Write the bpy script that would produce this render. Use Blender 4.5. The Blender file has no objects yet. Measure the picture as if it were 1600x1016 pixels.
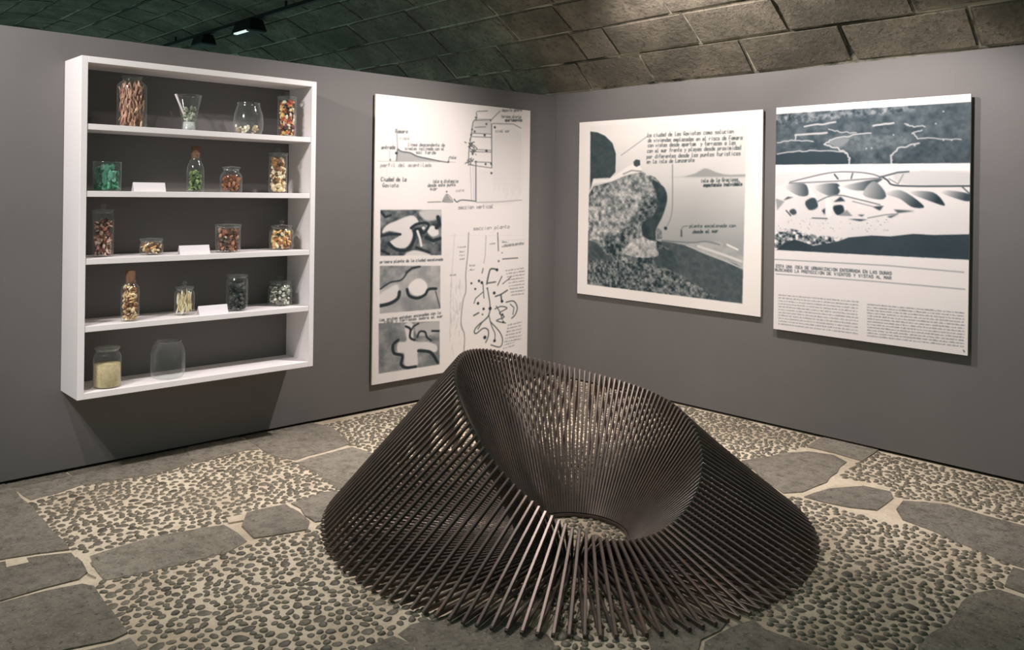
import bpy, bmesh, math, random
import numpy as np
from mathutils import Vector, Matrix
random.seed(7); RNG = np.random.default_rng(7)
S = bpy.context.scene
COL = S.collection

# ------------------------------------------------------------------ camera
# world: right wall is the plane y=0, left partition the plane x=0, room at x>0, y<0, metres
F, PX, PY, ROLL, EYE = 1306.0, 800.0, 303.0, 0.0135, 1.5
AL = math.atan2(1387, 1306)
RIGHT = np.array([math.cos(AL), math.sin(AL), 0.0]); FWD = np.array([-math.sin(AL), math.cos(AL), 0.0])
CR = RIGHT * math.cos(ROLL) + np.array([0, 0, math.sin(ROLL)]); CU = np.cross(CR, FWD)
CAM = np.array([4.81, -5.021, EYE])
def ray(p): return CR * (p[0] - PX) / F - CU * (p[1] - PY) / F + FWD
def on(p, axis, val):
    """survey helper: where the sight line through photo point p meets a wall or the floor"""
    d = ray(p); return CAM + d * ((val - CAM[axis]) / d[axis])
cd = bpy.data.cameras.new('camera'); cam = bpy.data.objects.new('camera', cd); COL.objects.link(cam)
cd.sensor_fit = 'HORIZONTAL'; cd.sensor_width = 36; cd.lens = 36 * F / 1600; cd.shift_y = -(508 - PY) / 1600
cd.clip_start = 0.05; cd.clip_end = 100
cam.matrix_world = Matrix(((CR[0], CU[0], -FWD[0], CAM[0]), (CR[1], CU[1], -FWD[1], CAM[1]), (CR[2], CU[2], -FWD[2], CAM[2]), (0, 0, 0, 1)))
S.camera = cam

# ------------------------------------------------------------------ light
W = bpy.data.worlds.new('world'); S.world = W; W.use_nodes = True
W.node_tree.nodes['Background'].inputs[0].default_value = (0.48, 0.86, 0.78, 1)
W.node_tree.nodes['Background'].inputs[1].default_value = 0.25
def spot(name, loc, aim, watts, angle, blend=0.6, radius=0.035, col=(1.0, 0.935, 0.92)):
    l = bpy.data.lights.new(name, 'SPOT'); l.energy = watts; l.spot_size = math.radians(angle); l.spot_blend = blend
    l.shadow_soft_size = radius; l.color = col
    o = bpy.data.objects.new(name, l); COL.objects.link(o); o.location = loc
    o.rotation_euler = (Vector(aim) - Vector(loc)).to_track_quat('-Z', 'Y').to_euler()
    return o
spot('shelf_spot', (1.1, -5.1, 2.8), (0.0, -3.5, 0.6), 84, 115)
spot('shelf_spot', (1.5, -1.5, 3.1), (0.0, -2.0, 0.1), 270, 100, 1.0)
spot('panel_spot', (1.75, -1.30, 3.0), (1.8, 0.0, 1.7), 165, 125)
spot('panel_spot', (2.85, -1.40, 3.0), (3.0, 0.0, 0.7), 150, 82)
spot('floor_spot', (1.0, -1.8, 3.05), (2.3, -2.5, 0.0), 150, 88)
spot('floor_spot', (1.5, -4.5, 2.9), (1.7, -4.2, 0.0), 75, 95)  # added fill lamp, brightens the left front of the floor
spot('side_spot', (1.5, -5.4, 2.95), (0.0, -2.4, 1.1), 150, 70)
S.view_settings.view_transform = 'Standard'; S.view_settings.look = 'None'; S.view_settings.gamma = 1
S.view_settings.use_curve_mapping = False; S.view_settings.exposure = 0.1

# ------------------------------------------------------------------ helpers
def lin(*c):
    """8 bit sRGB to linear RGBA"""
    return tuple(((v / 255 / 12.92) if v <= 10 else ((v / 255 + .055) / 1.055) ** 2.4) for v in c) + (1,)
def link(o, parent=None):
    COL.objects.link(o)
    if parent is not None: o.parent = parent
    return o
def mesh_obj(name, verts, faces, mat, parent=None, smooth=False):
    m = bpy.data.meshes.new(name); m.from_pydata([tuple(v) for v in verts], [], faces); m.update()
    if mat: m.materials.append(mat)
    if smooth: m.polygons.foreach_set('use_smooth', [True] * len(m.polygons))
    return link(bpy.data.objects.new(name, m), parent)
def bm_obj(name, bm, mat, parent=None, smooth=False):
    m = bpy.data.meshes.new(name); bmesh.ops.recalc_face_normals(bm, faces=bm.faces); bm.to_mesh(m); bm.free()
    if mat: m.materials.append(mat)
    if smooth: m.polygons.foreach_set('use_smooth', [True] * len(m.polygons))
    return link(bpy.data.objects.new(name, m), parent)
def box_bm(lo, hi, bevel=0.0, bm=None):
    b = bm or bmesh.new()
    r = bmesh.ops.create_cube(b, size=1)
    for v in r['verts']:
        v.co = Vector([(lo[i] + hi[i]) / 2 + v.co[i] * (hi[i] - lo[i]) for i in range(3)])
    if bevel: bmesh.ops.bevel(b, geom=list({e for v in r['verts'] for e in v.link_edges}), offset=bevel, segments=1, affect='EDGES')
    return b
def box(name, lo, hi, mat, parent=None, bevel=0.0): return bm_obj(name, box_bm(lo, hi, bevel), mat, parent)
def empty(name, loc=(0, 0, 0)):
    o = bpy.data.objects.new(name, None); o.location = loc; o.empty_display_size = .05; return link(o)
def tag(o, label, cat, group=None):
    o['label'] = label; o['category'] = cat
    if group: o['group'] = group
    return o
def structure(o, label=None):
    o['kind'] = 'structure'
    if label: o['label'] = label
    return o

def mat(name, col, rough=.6, metal=0.0, noise=None, bump=0.0, bscale=60.0, spec=0.4):
    """principled; noise = list of (scale, colour, lo, hi) layers mixed over the base colour"""
    m = bpy.data.materials.new(name); m.use_nodes = True; nt = m.node_tree; N = nt.nodes; L = nt.links
    b = N['Principled BSDF']; b.inputs['Roughness'].default_value = rough; b.inputs['Metallic'].default_value = metal
    b.inputs['Specular IOR Level'].default_value = spec
    tc = N.new('ShaderNodeTexCoord'); geo = N.new('ShaderNodeNewGeometry')
    rgb = N.new('ShaderNodeRGB'); rgb.outputs[0].default_value = col; out = rgb.outputs[0]
    for sc, c2, lo, hi in (noise or []):
        n = N.new('ShaderNodeTexNoise'); n.inputs['Scale'].default_value = sc; n.inputs['Detail'].default_value = 6; n.inputs['Roughness'].default_value = .65
        L.new(geo.outputs['Position'], n.inputs['Vector'])
        r = N.new('ShaderNodeMapRange'); r.inputs[1].default_value = lo; r.inputs[2].default_value = hi; L.new(n.outputs['Fac'], r.inputs[0])
        mx = N.new('ShaderNodeMix'); mx.data_type = 'RGBA'; L.new(r.outputs[0], mx.inputs[0]); L.new(out, mx.inputs[6]); mx.inputs[7].default_value = c2
        out = mx.outputs[2]
    L.new(out, b.inputs['Base Color'])
    if bump:
        n = N.new('ShaderNodeTexNoise'); n.inputs['Scale'].default_value = bscale; n.inputs['Detail'].default_value = 8; n.inputs['Roughness'].default_value = .7
        L.new(geo.outputs['Position'], n.inputs['Vector'])
        bp = N.new('ShaderNodeBump'); bp.inputs['Strength'].default_value = 1; bp.inputs['Distance'].default_value = bump
        L.new(n.outputs['Fac'], bp.inputs['Height']); L.new(bp.outputs[0], b.inputs['Normal'])
    return m
def vary(m, amount=.25):
    """a different tone for each object that wears the material"""
    nt = m.node_tree; b = nt.nodes['Principled BSDF']; src = b.inputs['Base Color'].links[0].from_socket
    oi = nt.nodes.new('ShaderNodeObjectInfo'); r = nt.nodes.new('ShaderNodeMapRange'); r.inputs[3].default_value = 1 - amount; r.inputs[4].default_value = 1 + amount
    nt.links.new(oi.outputs['Random'], r.inputs[0])
    h = nt.nodes.new('ShaderNodeHueSaturation'); nt.links.new(r.outputs[0], h.inputs['Value']); nt.links.new(src, h.inputs['Color']); nt.links.new(h.outputs[0], b.inputs['Base Color'])
    return m
def attr_mat(name, rough=.6, spec=.3, attr='tone'):
    m = bpy.data.materials.new(name); m.use_nodes = True; b = m.node_tree.nodes['Principled BSDF']
    a = m.node_tree.nodes.new('ShaderNodeAttribute'); a.attribute_name = attr
    m.node_tree.links.new(a.outputs['Color'], b.inputs['Base Color']); b.inputs['Roughness'].default_value = rough; b.inputs['Specular IOR Level'].default_value = spec
    return m
def glass_mat(name, tint=(.97, .985, .98, 1)):
    m = bpy.data.materials.new(name); m.use_nodes = True; nt = m.node_tree; N = nt.nodes; L = nt.links
    N.remove(N['Principled BSDF']); o = N['Material Output']
    t = N.new('ShaderNodeBsdfTransparent'); t.inputs[0].default_value = tint
    g = N.new('ShaderNodeBsdfGlossy'); g.inputs['Roughness'].default_value = .06
    lw = N.new('ShaderNodeLayerWeight'); lw.inputs[0].default_value = .5
    pw = N.new('ShaderNodeMath'); pw.operation = 'POWER'; pw.inputs[1].default_value = 3.2; L.new(lw.outputs['Facing'], pw.inputs[0])
    f = N.new('ShaderNodeMath'); f.operation = 'MULTIPLY_ADD'; f.inputs[1].default_value = .65; f.inputs[2].default_value = .065; L.new(pw.outputs[0], f.inputs[0])
    g.inputs['Roughness'].default_value = .12
    df = N.new('ShaderNodeBsdfTranslucent'); df.inputs[0].default_value = (.8, .84, .82, 1); dd = N.new('ShaderNodeBsdfDiffuse'); dd.inputs[0].default_value = (.8, .84, .82, 1)
    dm = N.new('ShaderNodeMixShader'); L.new(df.outputs[0], dm.inputs[1]); L.new(dd.outputs[0], dm.inputs[2])          # pale haze mixed in, lightens the glass against the dark back
    d2 = N.new('ShaderNodeMixShader'); d2.inputs[0].default_value = .35; L.new(g.outputs[0], d2.inputs[1]); L.new(dm.outputs[0], d2.inputs[2])
    mx = N.new('ShaderNodeMixShader'); L.new(f.outputs[0], mx.inputs[0]); L.new(t.outputs[0], mx.inputs[1]); L.new(d2.outputs[0], mx.inputs[2]); L.new(mx.outputs[0], o.inputs[0])
    return m

M = {}
M['wall'] = mat('grey_wall_paint', lin(113, 109, 107), .62, bump=.0006, bscale=25, noise=[(1.3, lin(108, 104, 102), .35, .75)], spec=.3)
M['white'] = mat('white_lacquer', lin(243, 236, 236), .45, spec=.35)
M['dark_gap'] = mat('dark_gap', lin(30, 30, 30), .9)
M['mortar'] = mat('lime_mortar', lin(214, 198, 174), .85, noise=[(1.6, lin(172, 154, 130), .45, .70), (9, lin(164, 148, 126), .52, .80), (60, lin(140, 126, 108), .56, .80)], bump=.006, bscale=55)
M['slab'] = vary(mat('basalt_slab', lin(162, 152, 137), .8, noise=[(2.5, lin(140, 130, 115), .4, .7), (16, lin(114, 107, 96), .45, .7), (48, lin(74, 69, 60), .55, .72), (70, lin(198, 186, 168), .57, .75)], bump=.024, bscale=42), .14)
M['pebble'] = vary(mat('beach_pebble', lin(106, 98, 83), .40, noise=[(22, lin(84, 78, 66), .4, .7), (60, lin(142, 131, 112), .6, .85)], bump=.002, bscale=90), .3)
M['vault'] = vary(mat('vault_stone', lin(150, 138, 120), .9, noise=[(1.0, lin(98, 92, 79), .40, .62), (5, lin(100, 93, 80), .42, .68), (30, lin(76, 72, 62), .52, .7), (55, lin(170, 158, 138), .6, .85)], bump=.022, bscale=30), .12)
M['vault_mortar'] = mat('vault_mortar', lin(176, 168, 150), .9, noise=[(2.2, lin(48, 48, 42), .50, .62)], bump=.008, bscale=30)
M['steel'] = mat('waxed_steel', lin(108, 95, 88), .34, .65, noise=[(14, lin(92, 82, 78), .4, .7), (5, lin(122, 98, 84), .55, .8)], spec=.5)
M['board_edge'] = mat('panel_board', lin(206, 196, 180), .7)
M['black'] = mat('black_powder_coat', lin(22, 26, 28), .5)
M['glass'] = glass_mat('clear_glass'); M['green_glass'] = glass_mat('clear_glass_greenish', (.86, .97, .92, 1))
M['cork'] = mat('cork', lin(128, 96, 72), .8, noise=[(80, lin(96, 62, 42), .5, .75)])
M['bits'] = attr_mat('jar_contents', .5, .4); M['print'] = attr_mat('printed_paper', .62, .25)
M['card'] = mat('white_card', lin(236, 228, 230), .6)

# ------------------------------------------------------------------ the room
def wall(name, lo, hi, label):
    return structure(box(name, lo, hi, M['wall'], bevel=.002), label)
WH = 2.312
wl = wall('wall_left', (-.10, -6.2, .014), (0, 0, WH), 'grey painted partition wall carrying the white jar shelf')
wr = wall('wall_right', (-.10, 0.0, .012), (4.6, .10, WH + .018), 'grey painted wall carrying the two photo panels')
structure(box('gap_shade_left', (-.06, -6.2, -.02), (-.02, -.02, .014), M['dark_gap']), 'near-black strip standing in for the shaded gap under the left partition')  # strips coloured near-black as the shade in the gap below each wall
structure(box('gap_shade_right', (-.06, .03, -.02), (4.6, .07, .012), M['dark_gap']), 'near-black strip standing in for the shaded gap under the right wall')

# floor: mortar bed, slabs and pebbles set into it
floor = structure(mesh_obj('floor', [(-.3, -8, -.005), (7, -8, -.005), (7, .3, -.005), (-.3, .3, -.005)], [(0, 1, 2, 3)], M['mortar']), 'pebble mosaic and basalt slab floor set in pale mortar')
SLABS = [
 [(20,765),(112,745),(128,758),(45,782)], [(114,744),(303,704),(297,725),(231,742),(129,758)], [(305,704),(387,688),(406,703),(384,704),(299,725)],
 [(-160,800),(18,766),(46,786),(89,836),(112,860),(0,874),(-160,895)], [(391,687),(500,665),(520,668),(547,694),(460,719),(432,713),(410,703)],
 [(462,722),(550,697),(600,713),(640,735),(580,764),(537,765),(492,737)], [(457,785),(510,769),(577,767),(532,812),(491,815)],
 [(386,800),(449,787),(487,814),(477,828),(420,838),(394,842),(379,821)], [(140,867),(240,838),(352,818),(390,845),(355,861),(280,881),(160,908)],
 [(-160,908),(0,878),(114,864),(134,895),(126,906),(70,919),(0,938),(-160,975)], [(-160,985),(0,942),(70,923),(130,911),(148,916),(165,943),(203,989),(175,1000),(110,1013),(-160,1075)],
 [(60,1030),(130,1014),(175,1003),(207,993),(245,1045),(120,1090),(-60,1090)], [(555,1018),(617,992),(643,1010),(640,1045),(500,1050)],
 [(622,988),(642,974),(750,950),(858,990),(868,1008),(835,1060),(655,1060),(648,1009)], [(1008,985),(1050,965),(1148,968),(1096,999),(1080,1060),(1000,1060),(1015,1012)],
 [(1101,1001),(1152,972),(1182,968),(1192,981),(1217,990),(1258,1001),(1310,1021),(1300,1070),(1090,1065)],
 [(1158,719),(1224,708),(1265,705),(1304,711),(1322,722),(1307,738),(1290,753),(1255,769),(1222,771)], [(1260,697),(1274,687),(1366,707),(1345,721),(1304,708)],
 [(1253,775),(1294,762),(1352,759),(1394,768),(1397,778),(1371,798),(1325,793),(1282,784)],
 [(1408,780),(1482,788),(1540,804),(1600,821),(1680,845),(1680,912),(1580,880),(1532,861),(1453,828),(1407,812),(1401,795)],
 [(1518,927),(1560,919),(1600,931),(1720,965),(1720,1120),(1430,1070),(1434,1004),(1478,973)], [(1584,885),(1720,925),(1720,958),(1600,926),(1565,915)]]
COBBLES = [
 [(48,786),(128,759),(231,743),(297,726),(384,705),(417,704),(456,722),(492,737),(535,765),(456,783),(384,797),(354,815),(240,836),(142,862),(114,858),(89,835)],
 [(505,664),(690,622),(800,640),(640,735),(600,713),(580,705),(549,696),(522,670)],
 [(150,910),(280,881),(355,861),(420,840),(478,829),(500,816),(560,800),(700,900),(680,972),(636,973),(615,990),(552,1016),(500,1045),(250,1045),(207,988),(165,935)],
 [(870,1008),(868,960),(850,800),(1000,800),(1000,960),(1012,1012),(995,1060),(850,1060)],
 [(1217,772),(1280,785),(1334,801),(1385,818),(1413,819),(1453,830),(1532,862),(1580,882),(1562,917),(1514,924),(1475,971),(1431,1003),(1425,1060),(1310,1060),(1310,1018),(1258,1001),(1182,967),(1100,900)],
 [(800,640),(863,588),(1000,618),(1275,683),(1256,697),(1224,707),(1157,717),(1050,717),(900,700)],
 [(1368,706),(1680,777),(1680,842),(1597,818),(1540,801),(1482,785),(1406,777),(1385,758),(1312,745),(1345,722)],
 [(640,735),(800,640),(900,700),(1050,717),(1157,718),(1220,772),(1100,900),(1000,965),(1000,800),(850,800),(868,960),(700,900),(560,800),(590,765)]]
def ground(poly): return np.array([on(p, 2, 0)[:2] for p in poly])
def area2(P): return float(np.sum(P[:, 0] * np.roll(P[:, 1], -1) - np.roll(P[:, 0], -1) * P[:, 1]))
def inside(P, q):
    x, y = q[:, 0], q[:, 1]; r = np.zeros(len(q), bool); n = len(P)
    for i in range(n):
        (x1, y1), (x2, y2) = P[i], P[(i + 1) % n]
        c = (y1 > y) != (y2 > y)
        r ^= c & (x < (x2 - x1) * (y - y1) / ((y2 - y1) if y2 != y1 else 1e-9) + x1)
    return r
SLABP = []
for poly in SLABS:
    P = ground(poly); P[:, 0] = np.where(P[:, 0] < .15, -.04, P[:, 0]); P[:, 1] = np.where(P[:, 1] > -.12, .04, P[:, 1])
    if area2(P) < 0: P = P[::-1]
    SLABP.append(P)
    Q = []
    for i in range(len(P)):                       # worn, slightly wavy edges
        a, b = P[i], P[(i + 1) % len(P)]; L_ = np.hypot(*(b - a)); n = max(1, int(L_ / .09)); d = (b - a) / max(L_, 1e-6); nn = np.array([-d[1], d[0]])
        for k in range(n):
            t = k / n; Q.append(a + (b - a) * t + nn * (RNG.normal() * .006 - .009))
    bm = bmesh.new(); top = RNG.uniform(-.003, .002)
    f = bm.faces.new([bm.verts.new((q[0], q[1], -.03)) for q in Q])
    r = bmesh.ops.extrude_face_region(bm, geom=[f]); vs = [v for v in r['geom'] if isinstance(v, bmesh.types.BMVert)]
    for v in vs: v.co.z = top
    tf = [g for g in r['geom'] if isinstance(g, bmesh.types.BMFace)][0]
    bmesh.ops.bevel(bm, geom=list(tf.edges), offset=.010, segments=2, affect='EDGES')
    bm_obj('slab', bm, M['slab'], floor)
# tan mortar fills let into the slabs
for poly in ([(8,876),(40,871),(45,880),(10,888)], [(353,810),(378,805),(380,814),(358,818)], [(128,878),(140,880),(150,903),(138,898)], [(558,738),(582,734),(584,738),(560,741)]):
    P = ground(poly); bm = bmesh.new(); f = bm.faces.new([bm.verts.new((p[0], p[1], -.02)) for p in P]); r = bmesh.ops.extrude_face_region(bm, geom=[f])
    for v in r['geom']:
        if isinstance(v, bmesh.types.BMVert): v.co.z = .0035
    bm_obj('mortar_fill', bm, M['mortar'], floor)

def pebble_verts(kind):
    """low dome, 8 around and three rings"""
    v = []; n = 8
    for zz, rr in ((0, 1.0), (.55, .86), (.9, .5)):
        for k in range(n):
            a = 2 * math.pi * k / n; w = 1 + .12 * math.sin(a * 2 + kind * 1.7) + .08 * math.sin(3 * a + kind)
            v.append((rr * w * math.cos(a), rr * w * math.sin(a), zz))
    v.append((0, 0, 1.0)); f = []
    for r in range(2):
        for k in range(n): f.append((r * n + k, r * n + (k + 1) % n, (r + 1) * n + (k + 1) % n, (r + 1) * n + k))
    for k in range(n): f.append((2 * n + k, 2 * n + (k + 1) % n, 3 * n))
    return np.array(v), f
KIND = [pebble_verts(k) for k in range(5)]
PM = []
for k in range(5):
    m = bpy.data.meshes.new('pebble'); m.from_pydata(KIND[k][0].tolist(), [], KIND[k][1]); m.materials.append(M['pebble']); m.polygons.foreach_set('use_smooth', [True] * len(m.polygons)); PM.append(m)
pts = []
cell = {}
def near_ok(q, r):
    i, j = int(q[0] / .05), int(q[1] / .05)
    for a in range(i - 1, i + 2):
        for b in range(j - 1, j + 2):
            for (x, y, rr) in cell.get((a, b), ()):
                if (x - q[0]) ** 2 + (y - q[1]) ** 2 < (r + rr) ** 2: return False
    return True
for poly in COBBLES:
    P = ground(poly); lo, hi = P.min(0), P.max(0); A = abs(area2(P)) / 2
    cand = RNG.uniform(lo, hi, (int(22000 * np.prod(hi - lo)), 2)); cand = cand[inside(P, cand)]
    cand = cand[(cand[:, 0] > .02) & (cand[:, 1] < -.02)]
    for SP in SLABP: cand = cand[~inside(SP, cand)]
    for q in cand:
        r = RNG.uniform(.0125, .0185) if RNG.random() < .85 else RNG.uniform(.019, .026)
        if near_ok(q, r):
            cell.setdefault((int(q[0] / .05), int(q[1] / .05)), []).append((q[0], q[1], r)); pts.append((q[0], q[1], r))
def frame_xy(q):
    v = np.c_[q, np.zeros(len(q))] - CAM; z = np.maximum(v @ FWD, .05); return PX + F * (v @ CR) / z, PY - F * (v @ CU) / z
for lo, hi in (((3.0, -3.6), (4.9, -.03)), ((1.6, -5.4), (4.6, -3.0)), ((.03, -5.4), (1.6, -3.9))):      # the mosaic goes on beside the view
    cand = RNG.uniform(lo, hi, (int(5200 * (hi[0] - lo[0]) * (hi[1] - lo[1])), 2)); x, y = frame_xy(cand); cand = cand[(x > 1612) | (x < -12) | (y > 1024)]
    for SP in SLABP: cand = cand[~inside(SP, cand)]
    for q in cand:
        r = RNG.uniform(.015, .024)
        if near_ok(q, r): cell.setdefault((int(q[0] / .05), int(q[1] / .05)), []).append((q[0], q[1], r)); pts.append((q[0], q[1], r))
pts.sort(key=lambda p: ((p[0] - CAM[0]) ** 2 + (p[1] - CAM[1]) ** 2) / p[2] ** 2)
def seen(p):
    v = np.array([p[0], p[1], 0]) - CAM; z = v @ FWD; x = PX + F * (v @ CR) / z; y = PY - F * (v @ CU) / z
    c = math.hypot(p[0] - 2.13, p[1] + 2.13)
    return 0 < x < 1600 and y < 1012 and c > 1.15
front = [p for p in pts if seen(p)][:300]; fs = set(front); rest = [p for p in pts if p not in fs]
def pose(p):
    a = RNG.uniform(0, 3.14); e = RNG.uniform(.98, 1.35) if RNG.random() < .75 else RNG.uniform(1.35, 1.7)
    return a, p[2] * 1.06 * e ** .5, p[2] * 1.06 / e ** .35, RNG.uniform(.0085, .0135)
for i, p in enumerate(front):
    a, sx, sy, sz = pose(p); o = bpy.data.objects.new('pebble', PM[i % 5]); o.location = (p[0], p[1], -.0085); o.rotation_euler = (0, 0, a); o.scale = (sx, sy, sz); link(o, floor)
V, Fc = [], []
for i, p in enumerate(rest):
    a, sx, sy, sz = pose(p); kv, kf = KIND[i % 5]; c, s = math.cos(a), math.sin(a)
    x, y = kv[:, 0] * sx, kv[:, 1] * sy; base = len(V) * len(kv)
    V.append(np.c_[p[0] + x * c - y * s, p[1] + x * s + y * c, -.0085 + kv[:, 2] * sz]); Fc += [tuple(base + q for q in f) for f in kf]
peb = mesh_obj('pebble_bed', np.concatenate(V).tolist(), Fc, M['pebble'], floor, True); peb['kind'] = 'stuff'; peb['label'] = 'small grey beach pebbles set in pale mortar'

# vaulted ceiling: courses run parallel to the right wall, rising from its top
VR, VS, VA = 3.5, .29, math.radians(45)
VCY, VCZ = -VR * math.sin(VA), 2.335 - VR * math.cos(VA)
def vault(s, inset=0.0):
    t = VA - s / VR; return VCY + (VR + inset) * math.sin(t), VCZ + (VR + inset) * math.cos(t)
X0, X1 = -9.0, 5.4
ns = 40; cv = [(x, *vault(-.4 + i * 4.4 / ns, .012)) for x in (X0 - .5, X1 + .5) for i in range(ns + 1)]
ceil = structure(mesh_obj('ceiling', cv, [(i, i + 1, ns + 2 + i, ns + 1 + i) for i in range(ns)], M['vault_mortar']), 'dark stone barrel vault over the exhibition room')
fixed = {0: [1.02, 1.84, 2.52, 3.22, 3.95], 1: [.85, 1.55, 2.2, 2.95, 3.7]}
def block(xa, xb, sa, sb):
    g = .0055; d0 = RNG.uniform(-.003, .004); bm = bmesh.new(); vs = []
    for ins in (0.05, d0):
        for (x, s) in ((xa + g, sa + g), (xb - g, sa + g), (xb - g, sb - g), (xa + g, sb - g)):
            yy, zz = vault(s + RNG.normal() * .0035, ins + RNG.normal() * .002); vs.append(bm.verts.new((x + RNG.normal() * .006, yy, zz)))
    for f in ((0, 1, 2, 3), (4, 5, 6, 7), (0, 1, 5, 4), (1, 2, 6, 5), (2, 3, 7, 6), (3, 0, 4, 7)): bm.faces.new([vs[i] for i in f])
    bm.edges.ensure_lookup_table()
    es = [e for e in bm.edges if all(v in vs[4:] for v in e.verts)]
    bmesh.ops.bevel(bm, geom=es, offset=.010, segments=2, affect='EDGES')
    return bm_obj('stone_block', bm, M['vault'], ceil)
for k in range(-1, 12):
    xs = [X0 if k > 3 else (-4.0 if k > 0 else -2.2)]
    stop = X1 if k < 4 else (3.0 if k < 8 else .5)
    while xs[-1] < stop:
        xs.append(xs[-1] + RNG.uniform(.55, .95))
    if k in fixed: xs = [x for x in xs if x < fixed[k][0] - .3] + fixed[k] + [fixed[k][-1] + .8, fixed[k][-1] + 1.5]
    for a, b in zip(xs, xs[1:]): block(a, b, k * VS, (k + 1) * VS)

# ------------------------------------------------------------------ sculpture of bent steel rods
sc = tag(empty('rod_sculpture', (2.19, -2.12, 0)), 'large crater shaped sculpture of dark steel rods standing on the pebble floor', 'sculpture')
NR = 132
def rod_mesh(name, w, d):
    c = min(w, d) * .16; pr = [(-w / 2 + c, -d / 2), (w / 2 - c, -d / 2), (w / 2, -d / 2 + c), (w / 2, d / 2 - c), (w / 2 - c, d / 2), (-w / 2 + c, d / 2), (-w / 2, d / 2 - c), (-w / 2, -d / 2 + c)]
    v = [(x, y, z) for z in (0, 1) for x, y in pr]; f = [(i, (i + 1) % 8, 8 + (i + 1) % 8, 8 + i) for i in range(8)] + [tuple(range(7, -1, -1)), tuple(range(8, 16))]
    m = bpy.data.meshes.new(name); m.from_pydata(v, [], f); m.materials.append(M['steel']); m.update(); return m
MO, MI = rod_mesh('outer_rod', .0135, .0150), rod_mesh('inner_rod', .0114, .0135)
MB = rod_mesh('base_rod', .0135, .0135)
def rim(t):
    h = .44 - .265 * math.cos(t) + .028 * math.sin(t) - .019 * math.cos(2 * t) + .078 * math.sin(2 * t)
    return Vector((2.193 + .577 * math.cos(t), -2.123 + .577 * math.sin(t), h))
def rod(m, name, a, b, t):
    d = b - a; z = d.normalized(); tang = Vector((-math.sin(t), math.cos(t), 0)); x = (tang - z * tang.dot(z)).normalized(); y = z.cross(x)
    o = bpy.data.objects.new(name, m); link(o, sc)
    mw = Matrix.Translation(a - Vector(sc.location)) @ Matrix((x, y, z)).transposed().to_4x4() @ Matrix.Diagonal((1, 1, d.length, 1)); o.matrix_local = mw
for i in range(NR):
    t = 2 * math.pi * i / NR
    p = rim(t); base = Vector((2.133 + 1.121 * math.cos(t), -2.127 + 1.121 * math.sin(t), .009)); ring = Vector((2.345 + .245 * math.cos(t), -2.302 + .245 * math.sin(t), .014))
    rod(MO, 'outer_rod', base, p + (p - base).normalized() * .006, t)
    rod(MB, 'base_rod', ring + Vector((0, 0, -.002)), base + Vector((0, 0, .003)), t)
    rod(MI, 'inner_rod', ring, p + (p - ring).normalized() * .002 - Vector((math.cos(t), math.sin(t), 0)) * .004, t)
rv, rf = [], []
for k in range(64):
    a = 2 * math.pi * k / 64
    for r, z in ((.232, .003), (.256, .003), (.256, .014), (.232, .014)): rv.append((2.345 - 2.19 + r * math.cos(a), -2.302 + 2.12 + r * math.sin(a), z))
    for j in range(4): rf.append((k * 4 + j, k * 4 + (j + 1) % 4, ((k + 1) % 64) * 4 + (j + 1) % 4, ((k + 1) % 64) * 4 + j))
mesh_obj('base_ring', rv, rf, M['steel'], sc)

# ------------------------------------------------------------------ white wall shelf
D = .28; YA, YB = -3.728, -2.402; ZT, ZB = 2.166, .434; TH = .032
sh = tag(empty('wall_shelf', (0, (YA + YB) / 2, ZB)), 'white open-backed wall shelf with five rows of glass jars', 'shelf')
def shelf_box(name, lo, hi): 
    o = box(name, [lo[0] - 0, lo[1] - sh.location.y, lo[2] - ZB], [hi[0], hi[1] - sh.location.y, hi[2] - ZB], M['white'], sh, .0015); return o
shelf_box('side_board', (.001, YA, ZB), (D, YA + TH, ZT)); shelf_box('side_board', (.001, YB - TH, ZB), (D, YB, ZT))
shelf_box('top_board', (.001, YA + TH, ZT - TH), (D, YB - TH, ZT)); shelf_box('bottom_board', (.001, YA + TH, ZB), (D, YB - TH, ZB + TH))
TOPS = [1.826, 1.486, 1.143, .802]
for z in TOPS: shelf_box('shelf_board', (.001, YA + TH, z - .030), (D - .004, YB - TH, z))
ROW = TOPS + [ZB + TH]

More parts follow.
